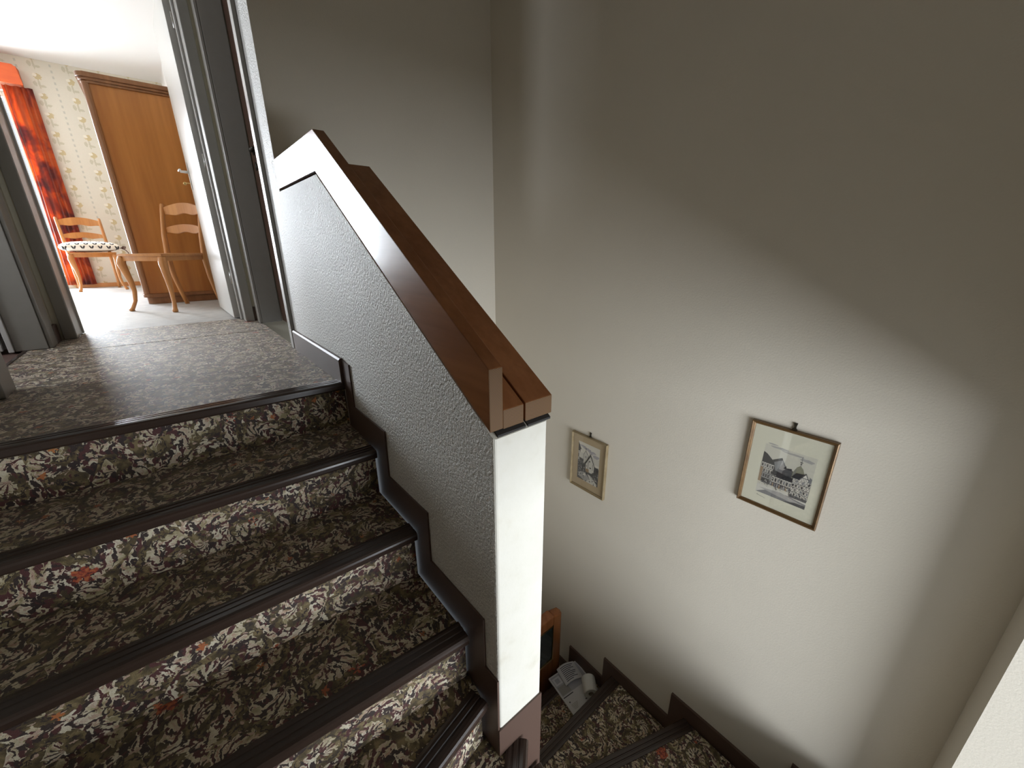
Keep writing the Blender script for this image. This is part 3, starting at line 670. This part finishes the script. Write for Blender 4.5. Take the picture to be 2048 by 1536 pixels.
def house(A, x0, y0, x1, y1, rows, cols, wall='ink_white', beam='ink_dark'):
    A.append((wall, q(x0, y0, x1, y1))); w_, h_ = (x1-x0)/cols, (y1-y0)/rows
    for r in range(rows+1): A.append((beam, q(x0, y0+r*h_-.006, x1, y0+r*h_+.006)))
    for c_ in range(cols+1): A.append((beam, q(x0+c_*w_-.004, y0, x0+c_*w_+.004, y1)))
    for r in range(rows):
        for c_ in range(cols):
            a, b = x0+c_*w_, y0+r*h_
            if R.random() < .75: A.append(('ink_black' if R.random() < .6 else 'ink_mid', q(a+.24*w_, b+.2*h_, a+.78*w_, b+.8*h_)))
            else: A.append((beam, [(a+.05*w_, b), (a+.2*w_, b), (a+.95*w_, b+h_), (a+.8*w_, b+h_)]))
def specks(A, n, x0, y0, x1, y1, mats, s=.02):
    for _ in range(n):
        x, y = R.uniform(x0, x1), R.uniform(y0, y1); a, b = R.uniform(.3, 1)*s, R.uniform(.3, 1)*s
        x = min(max(x, x0+a), x1-a)
        A.append((R.choice(mats), [(x-a, y-b*.3), (x+a*.2, y-b), (x+a, y+b*.4), (x-a*.3, y+b)]))
# market square with half-timbered houses
A = [('ink_pale', q(0, 0, 1, .16)), ('ink_sky', q(0, .16, 1, .95))]
for cx, cy, rx, ry in ((.3, .93, .18, .02), (.55, .90, .2, .015), (.82, .86, .13, .03), (.15, .97, .1, .012)): A.append(('ink_soft', cloud(cx, cy, rx, ry)))
A += [('ink_mid', [(.0, .0), (1, .0), (1, .09), (.62, .13), (.2, .09)]), ('ink_soft', [(.05, .10), (.5, .14), (.96, .06), (.9, .02), (.4, .06)]), ('ink_dark', [(.55, .0), (1, .0), (1, .06), (.8, .055)])]
A += [('ink_mid', [(.18, .50), (.5, .50), (.5, .62), (.38, .77), (.2, .68)]), ('ink_black', [(.2, .69), (.38, .78), (.40, .74), (.24, .66)]), ('ink_soft', [(.36, .56), (.47, .56), (.46, .62), (.39, .74)])]
A += [('ink_dark', [(.42, .40), (.66, .40), (.66, .58), (.60, .62), (.5, .60), (.44, .56)]), ('ink_black', [(.44, .60), (.48, .66), (.50, .62), (.60, .64), (.6, .60)])]
A += [('ink_olive', [(.62, .48), (.86, .48), (.85, .60), (.80, .70), (.74, .745), (.68, .70), (.63, .60)]), ('ink_mid', [(.735, .74), (.75, .74), (.746, .92), (.740, .92)]), ('ink_dark', q(.715, .80, .77, .815)), ('ink_dark', q(.725, .77, .76, .785)), ('ink_mid', [(.63, .50), (.67, .5), (.68, .69)])]
A += [('ink_black', [(.0, .60), (.0, .80), (.08, .77), (.24, .66), (.30, .50), (.28, .48)])]
house(A, .0, .40, .26, .60, 2, 5); house(A, .02, .30, .26, .41, 1, 5, 'ink_soft'); A.append(('ink_brown', q(.0, .22, .05, .50)))
A += [('ink_black', [(.25, .42), (.25, .52), (.66, .47), (.72, .38), (.66, .34)])]
house(A, .26, .28, .66, .40, 1, 7, 'ink_white'); A += [('ink_dark', q(.06, .21, .66, .29)), ('ink_black', q(.06, .24, .22, .30))]
for k in range(9): A.append((('ink_soft', 'ink_brown', 'ink_mid')[k % 3], q(.25+k*.045, .20, .275+k*.045, .275)))
A += [('ink_black', [(.62, .50), (.70, .60), (.86, .62), (.76, .50)])]
house(A, .66, .16, 1., .50, 4, 6); A += [('ink_white', [(.76, .49), (1, .49), (.965, .56), (.875, .635)]), ('ink_dark', [(.75, .49), (.875, .65), (.885, .635), (.775, .49)]), ('ink_dark', [(1., .47), (.875, .65), (.870, .63), (.985, .47)])]
for k in range(7): A.append(('ink_dark', q(.79+k*.028, .495, .797+k*.028, .56 if 0 < k < 5 else .52)))
A += [('ink_dark', q(.80, .55, .95, .56)), ('ink_mid', [(.93, .5), (1., .5), (1, .58), (.96, .60)]), ('ink_dark', q(.66, .13, 1., .18))]
specks(A, 60, .05, .16, .98, .30, ['ink_black', 'ink_soft', 'ink_white', 'ink_dark'], .018); specks(A, 35, .05, .30, .98, .50, ['ink_black', 'ink_white', 'ink_dark'], .014)
pic2, W_, H_ = picture('framed_print', 'gilt-brown framed print of half-timbered market houses on a cream mat', -1.0545, -1.3185, -.4635, -.1195, .012, .016, 'frame_gilt', 'mat_cream', (.215, .825, .175, .80), A)
# pencil signature under the print
bm = bmesh.new(); sg = [(.24, .150, 0), (.243, .157, 0), (.25, .160, 0), (.245, .149, 0), (.262, .148, 0), (.268, .153, 0), (.275, .146, 0), (.284, .151, 0), (.292, .144, 0), (.30, .150, 0), (.31, .142, 0), (.322, .146, 0), (.338, .138, 0), (.352, .139, 0)]
tube_bm(bm, [(-.0064, W_/2-u*W_, (v_-.012)*H_) for u, v_, _ in sg], .00035, 5); fin(bm, 'signature', 'ink_dark', parent=pic2)
def nail(parent, y, z):
    bm = bmesh.new(); prism_bm(bm, [(y-.0045, z), (y+.0045, z), (y+.003, z+.010), (y+.0055, z+.024), (y-.0055, z+.024), (y-.003, z+.010)], 'X', -.006, -.0005)
    tube_bm(bm, [(-.004, y-.007, z-.004), (-.005, y-.006, z+.003), (-.006, y, z+.006), (-.005, y+.006, z+.003), (-.004, y+.007, z-.004)], .0014, 6)
    fin(bm, 'hook', 'dark_metal', parent=parent)
nail(pic2, 0, H_+.002)
# church and gable
A = [('ink_white', q(0, .3, 1, 1)), ('ink_pale', q(0, .55, 1, .72))]
for cx, cy, rx, ry in ((.22, .90, .16, .022), (.42, .865, .18, .030), (.66, .83, .2, .030), (.84, .76, .15, .045), (.6, .78, .12, .012)): A.append(('ink_mauve', cloud(cx, cy, rx, ry)))
A += [('ink_black', [(.0, .74), (.0, .97), (.15, .80), (.10, .79), (.09, .69), (.06, .75)]), ('ink_soft', q(.0, .45, .05, .74)), ('ink_black', q(.0, .57, .03, .66))]
A += [('ink_dark', [(.06, .50), (.06, .58), (.28, .56), (.28, .48)]), ('ink_pale', [(.26, .44), (.50, .44), (.50, .66), (.46, .73), (.36, .82), (.27, .71)]), ('ink_mid', [(.26, .70), (.36, .83), (.47, .73), (.45, .71), (.36, .80), (.28, .70)]), ('ink_mid', q(.26, .44, .275, .70)), ('ink_mid', q(.475, .46, .49, .72)), ('ink_black', q(.355, .82, .365, .90)), ('ink_black', q(.335, .855, .39, .87)), ('ink_soft', cloud(.37, .64, .05, .03))]
A += [('ink_dark', [(.0, .0), (1, .0), (1, .47), (.80, .50), (.4, .47), (.0, .50)]), ('ink_dark', [(.78, .48), (.98, .50), (.98, .42), (.75, .40)])]
specks(A, 90, .0, .15, .5, .48, ['ink_black', 'ink_mid', 'ink_soft', 'ink_dark'], .035); specks(A, 70, .66, .12, 1., .46, ['ink_black', 'ink_mid', 'ink_dark', 'ink_soft'], .035)
A += [('ink_pale', [(.40, .30), (.40, .50), (.60, .74), (.80, .50), (.78, .34), (.66, .28)]), ('ink_black', [(.34, .48), (.38, .46), (.60, .71), (.61, .78), (.585, .75)]), ('ink_dark', [(.61, .78), (.60, .72), (.80, .48), (.84, .47)])]
for x0, y0, x1, y1 in ((.50, .36, .52, .58), (.72, .38, .735, .54), (.55, .56, .60, .60), (.42, .42, .46, .44), (.58, .40, .66, .43), (.44, .26, .52, .32)): A.append(('ink_black', q(x0, y0, x1, y1)))
A += [('ink_brown', q(.41, .27, .56, .36)), ('ink_pale', [(.30, .0), (.95, .0), (.96, .06), (.62, .22), (.50, .22), (.62, .12)]), ('ink_soft', [(.05, .08), (.45, .0), (.62, .12), (.35, .24), (.12, .2)]), ('ink_white', [(.30, .16), (.40, .24), (.42, .17), (.34, .13)])]
specks(A, 50, .05, .01, .95, .2, ['ink_soft', 'ink_mid', 'ink_dark', 'ink_pale'], .03)
pic1, W_, H_ = picture('framed_print', 'small thin-framed print of church tower and gabled house on a tan mat', -.1775, -.418, -.822, -.4855, .009, .018, 'frame_champagne', 'mat_kraft', (.185, .80, .165, .86), A)
nail(pic1, 0, H_+.002)

# ------------------------------------------------------------------ things on the lower steps
ZP = -2.18
mg = empty('magazine', (1.005, -.40, ZP+.0005), math.radians(-8), label='large white printed catalog lying on a lower carpeted step', cat='magazine')
box('pages', (-.112, -.145, .0), (.118, .118, .010), 'paper_ivory', .001, parent=mg)
box('cover', (-.113, -.146, .0102), (.119, .119, .0112), 'paper_white', parent=mg)
pr = bmesh.new()
def pq(x0, y0, x1, y1, mi, z=.0115):
    f = pr.faces.new([pr.verts.new(p) for p in ((x0, y0, z), (x1, y0, z), (x1, y1, z), (x0, y1, z))]); f.material_index = mi
pq(-.105, -.02, .11, .112, 0); pq(-.10, .05, -.045, .10, 2, .0117); pq(-.088, .060, -.058, .09, 0, .0119); pq(-.10, -.015, -.03, .04, 3, .0117); pq(-.105, -.032, -.03, -.026, 1); pq(.01, -.105, .06, -.099, 1); pq(-.09, -.07, -.082, -.062, 1)
for i in range(5): pq(-.09+.001*i, -.085-.007*i, -.04-.004*i, -.0845-.007*i+.002, 3)
fin(pr, 'cover_print', ['paper_gray', 'paper_ink', 'paper_white', 'ink_soft'], parent=mg)
bk = empty('booklet', (1.035, -.335, ZP+.0125), math.radians(-14), label='small folded booklet with lines of text lying on the white catalog', cat='booklet')
bm = bmesh.new(); rings = []
for i in range(15):
    u = i/14; x = -.062+.13*u; z = .004+.030*math.sin(u*PI)**.8*(1-u*.55); rings.append([(x, -.058, z), (x, .058, z), (x, .058, z+.004), (x, -.058, z+.004)])
loft(bm, rings); fin(bm, 'sheets', 'paper_white', parent=bk)
bm = bmesh.new()
for j in range(9):
    yy = .045-j*.011; ln = (.95, .8, .9, .6, .92, .85, .7, .9, .5)[j]
    rr = []
    for i in range(15):
        u = .12+.76*ln*i/14; x = -.062+.13*u; z = .0045+.030*math.sin(u*PI)**.8*(1-u*.55)+.0042; rr.append((bm.verts.new((x, yy, z)), bm.verts.new((x, yy-.0045, z))))
    for a, b in zip(rr, rr[1:]): bm.faces.new((a[0], b[0], b[1], a[1]))
fin(bm, 'text_lines', 'paper_ink', parent=bk)
tr_ = empty('paper_roll', (1.055, -.485, ZP+.0125+.043), math.radians(0), label='white paper roll lying beside the booklet on the catalog', cat='paper roll')
bm = bmesh.new(); ax_ = Vector((.62, .78, 0)).normalized()
def ringy(r, tt, n=28):
    u = Vector((0, 0, 1)); v_ = ax_.cross(u); return [ax_*tt + (u*math.cos(2*PI*k/n)+v_*math.sin(2*PI*k/n))*r for k in range(n)]
loft(bm, [ringy(.017, -.048), ringy(.040, -.050), ringy(.043, -.046), ringy(.043, .046), ringy(.040, .050), ringy(.017, .048), ringy(.017, -.048)], cap=False); fin(bm, 'sheet_roll', 'tissue', False, parent=tr_)
bm = bmesh.new(); loft(bm, [ringy(.0165, -.049), ringy(.0165, .049), ringy(.0145, .049), ringy(.0145, -.049), ringy(.0165, -.049)], cap=False); fin(bm, 'core', 'cardboard', parent=tr_)
# framed dark panel standing on a lower step
fp = empty('glazed_frame', (.86, -.20, -2.349), 0, label='varnished wooden frame with dark glass standing on a lower step', cat='frame')
fw2, fh, fd2 = .205, .635, .032
bm = bmesh.new()
for s in (1, -1):
    pts = [(s*fw2+ (-s)*.030+s*.030*math.sin(a_), -fd2+.030-.030*math.cos(a_)) for a_ in [PI/2*i/8 for i in range(9)]] + [(s*fw2, fd2), (s*(fw2-.085), fd2), (s*(fw2-.085), -fd2)]
    b2 = bmesh.new(); prism_bm(b2, pts, 'Z', 0, fh-.002); 
    for v_ in b2.verts:
        if v_.co.z > .3: v_.co.z += -.03*max(0, (abs(v_.co.x)-.13)/.075)
    bmesh.ops.bevel(b2, geom=[e for e in b2.edges if min(e.verts[0].co.z, e.verts[1].co.z) > .4], offset=.008, segments=3, affect='EDGES')
    fin(b2, 'stile', 'varnished_wood', parent=fp)
bm.free()
box('top_rail', (-fw2+.0855, -fd2, fh-.075), (fw2-.0855, fd2, fh), 'varnished_wood', .006, parent=fp)
box('bottom_rail', (-fw2+.0855, -fd2, 0), (fw2-.0855, fd2, .26), 'varnished_wood', .004, parent=fp)
box('glass_panel', (-fw2+.086, -fd2+.004, .261), (fw2-.086, fd2-.02, fh-.076), 'dark_glass', parent=fp)
for lo, hi in (((-fw2+.0862, .2615), (-fw2+.0905, fh-.0765)), ((fw2-.0905, .2615), (fw2-.0862, fh-.0765)), ((-fw2+.0907, .2615), (fw2-.0907, .2655)), ((-fw2+.0907, fh-.0805), (fw2-.0907, fh-.0765))):
    box('brass_bead', (lo[0], -fd2-.001, lo[1]), (hi[0], -fd2+.0035, hi[1]), 'brass', parent=fp)
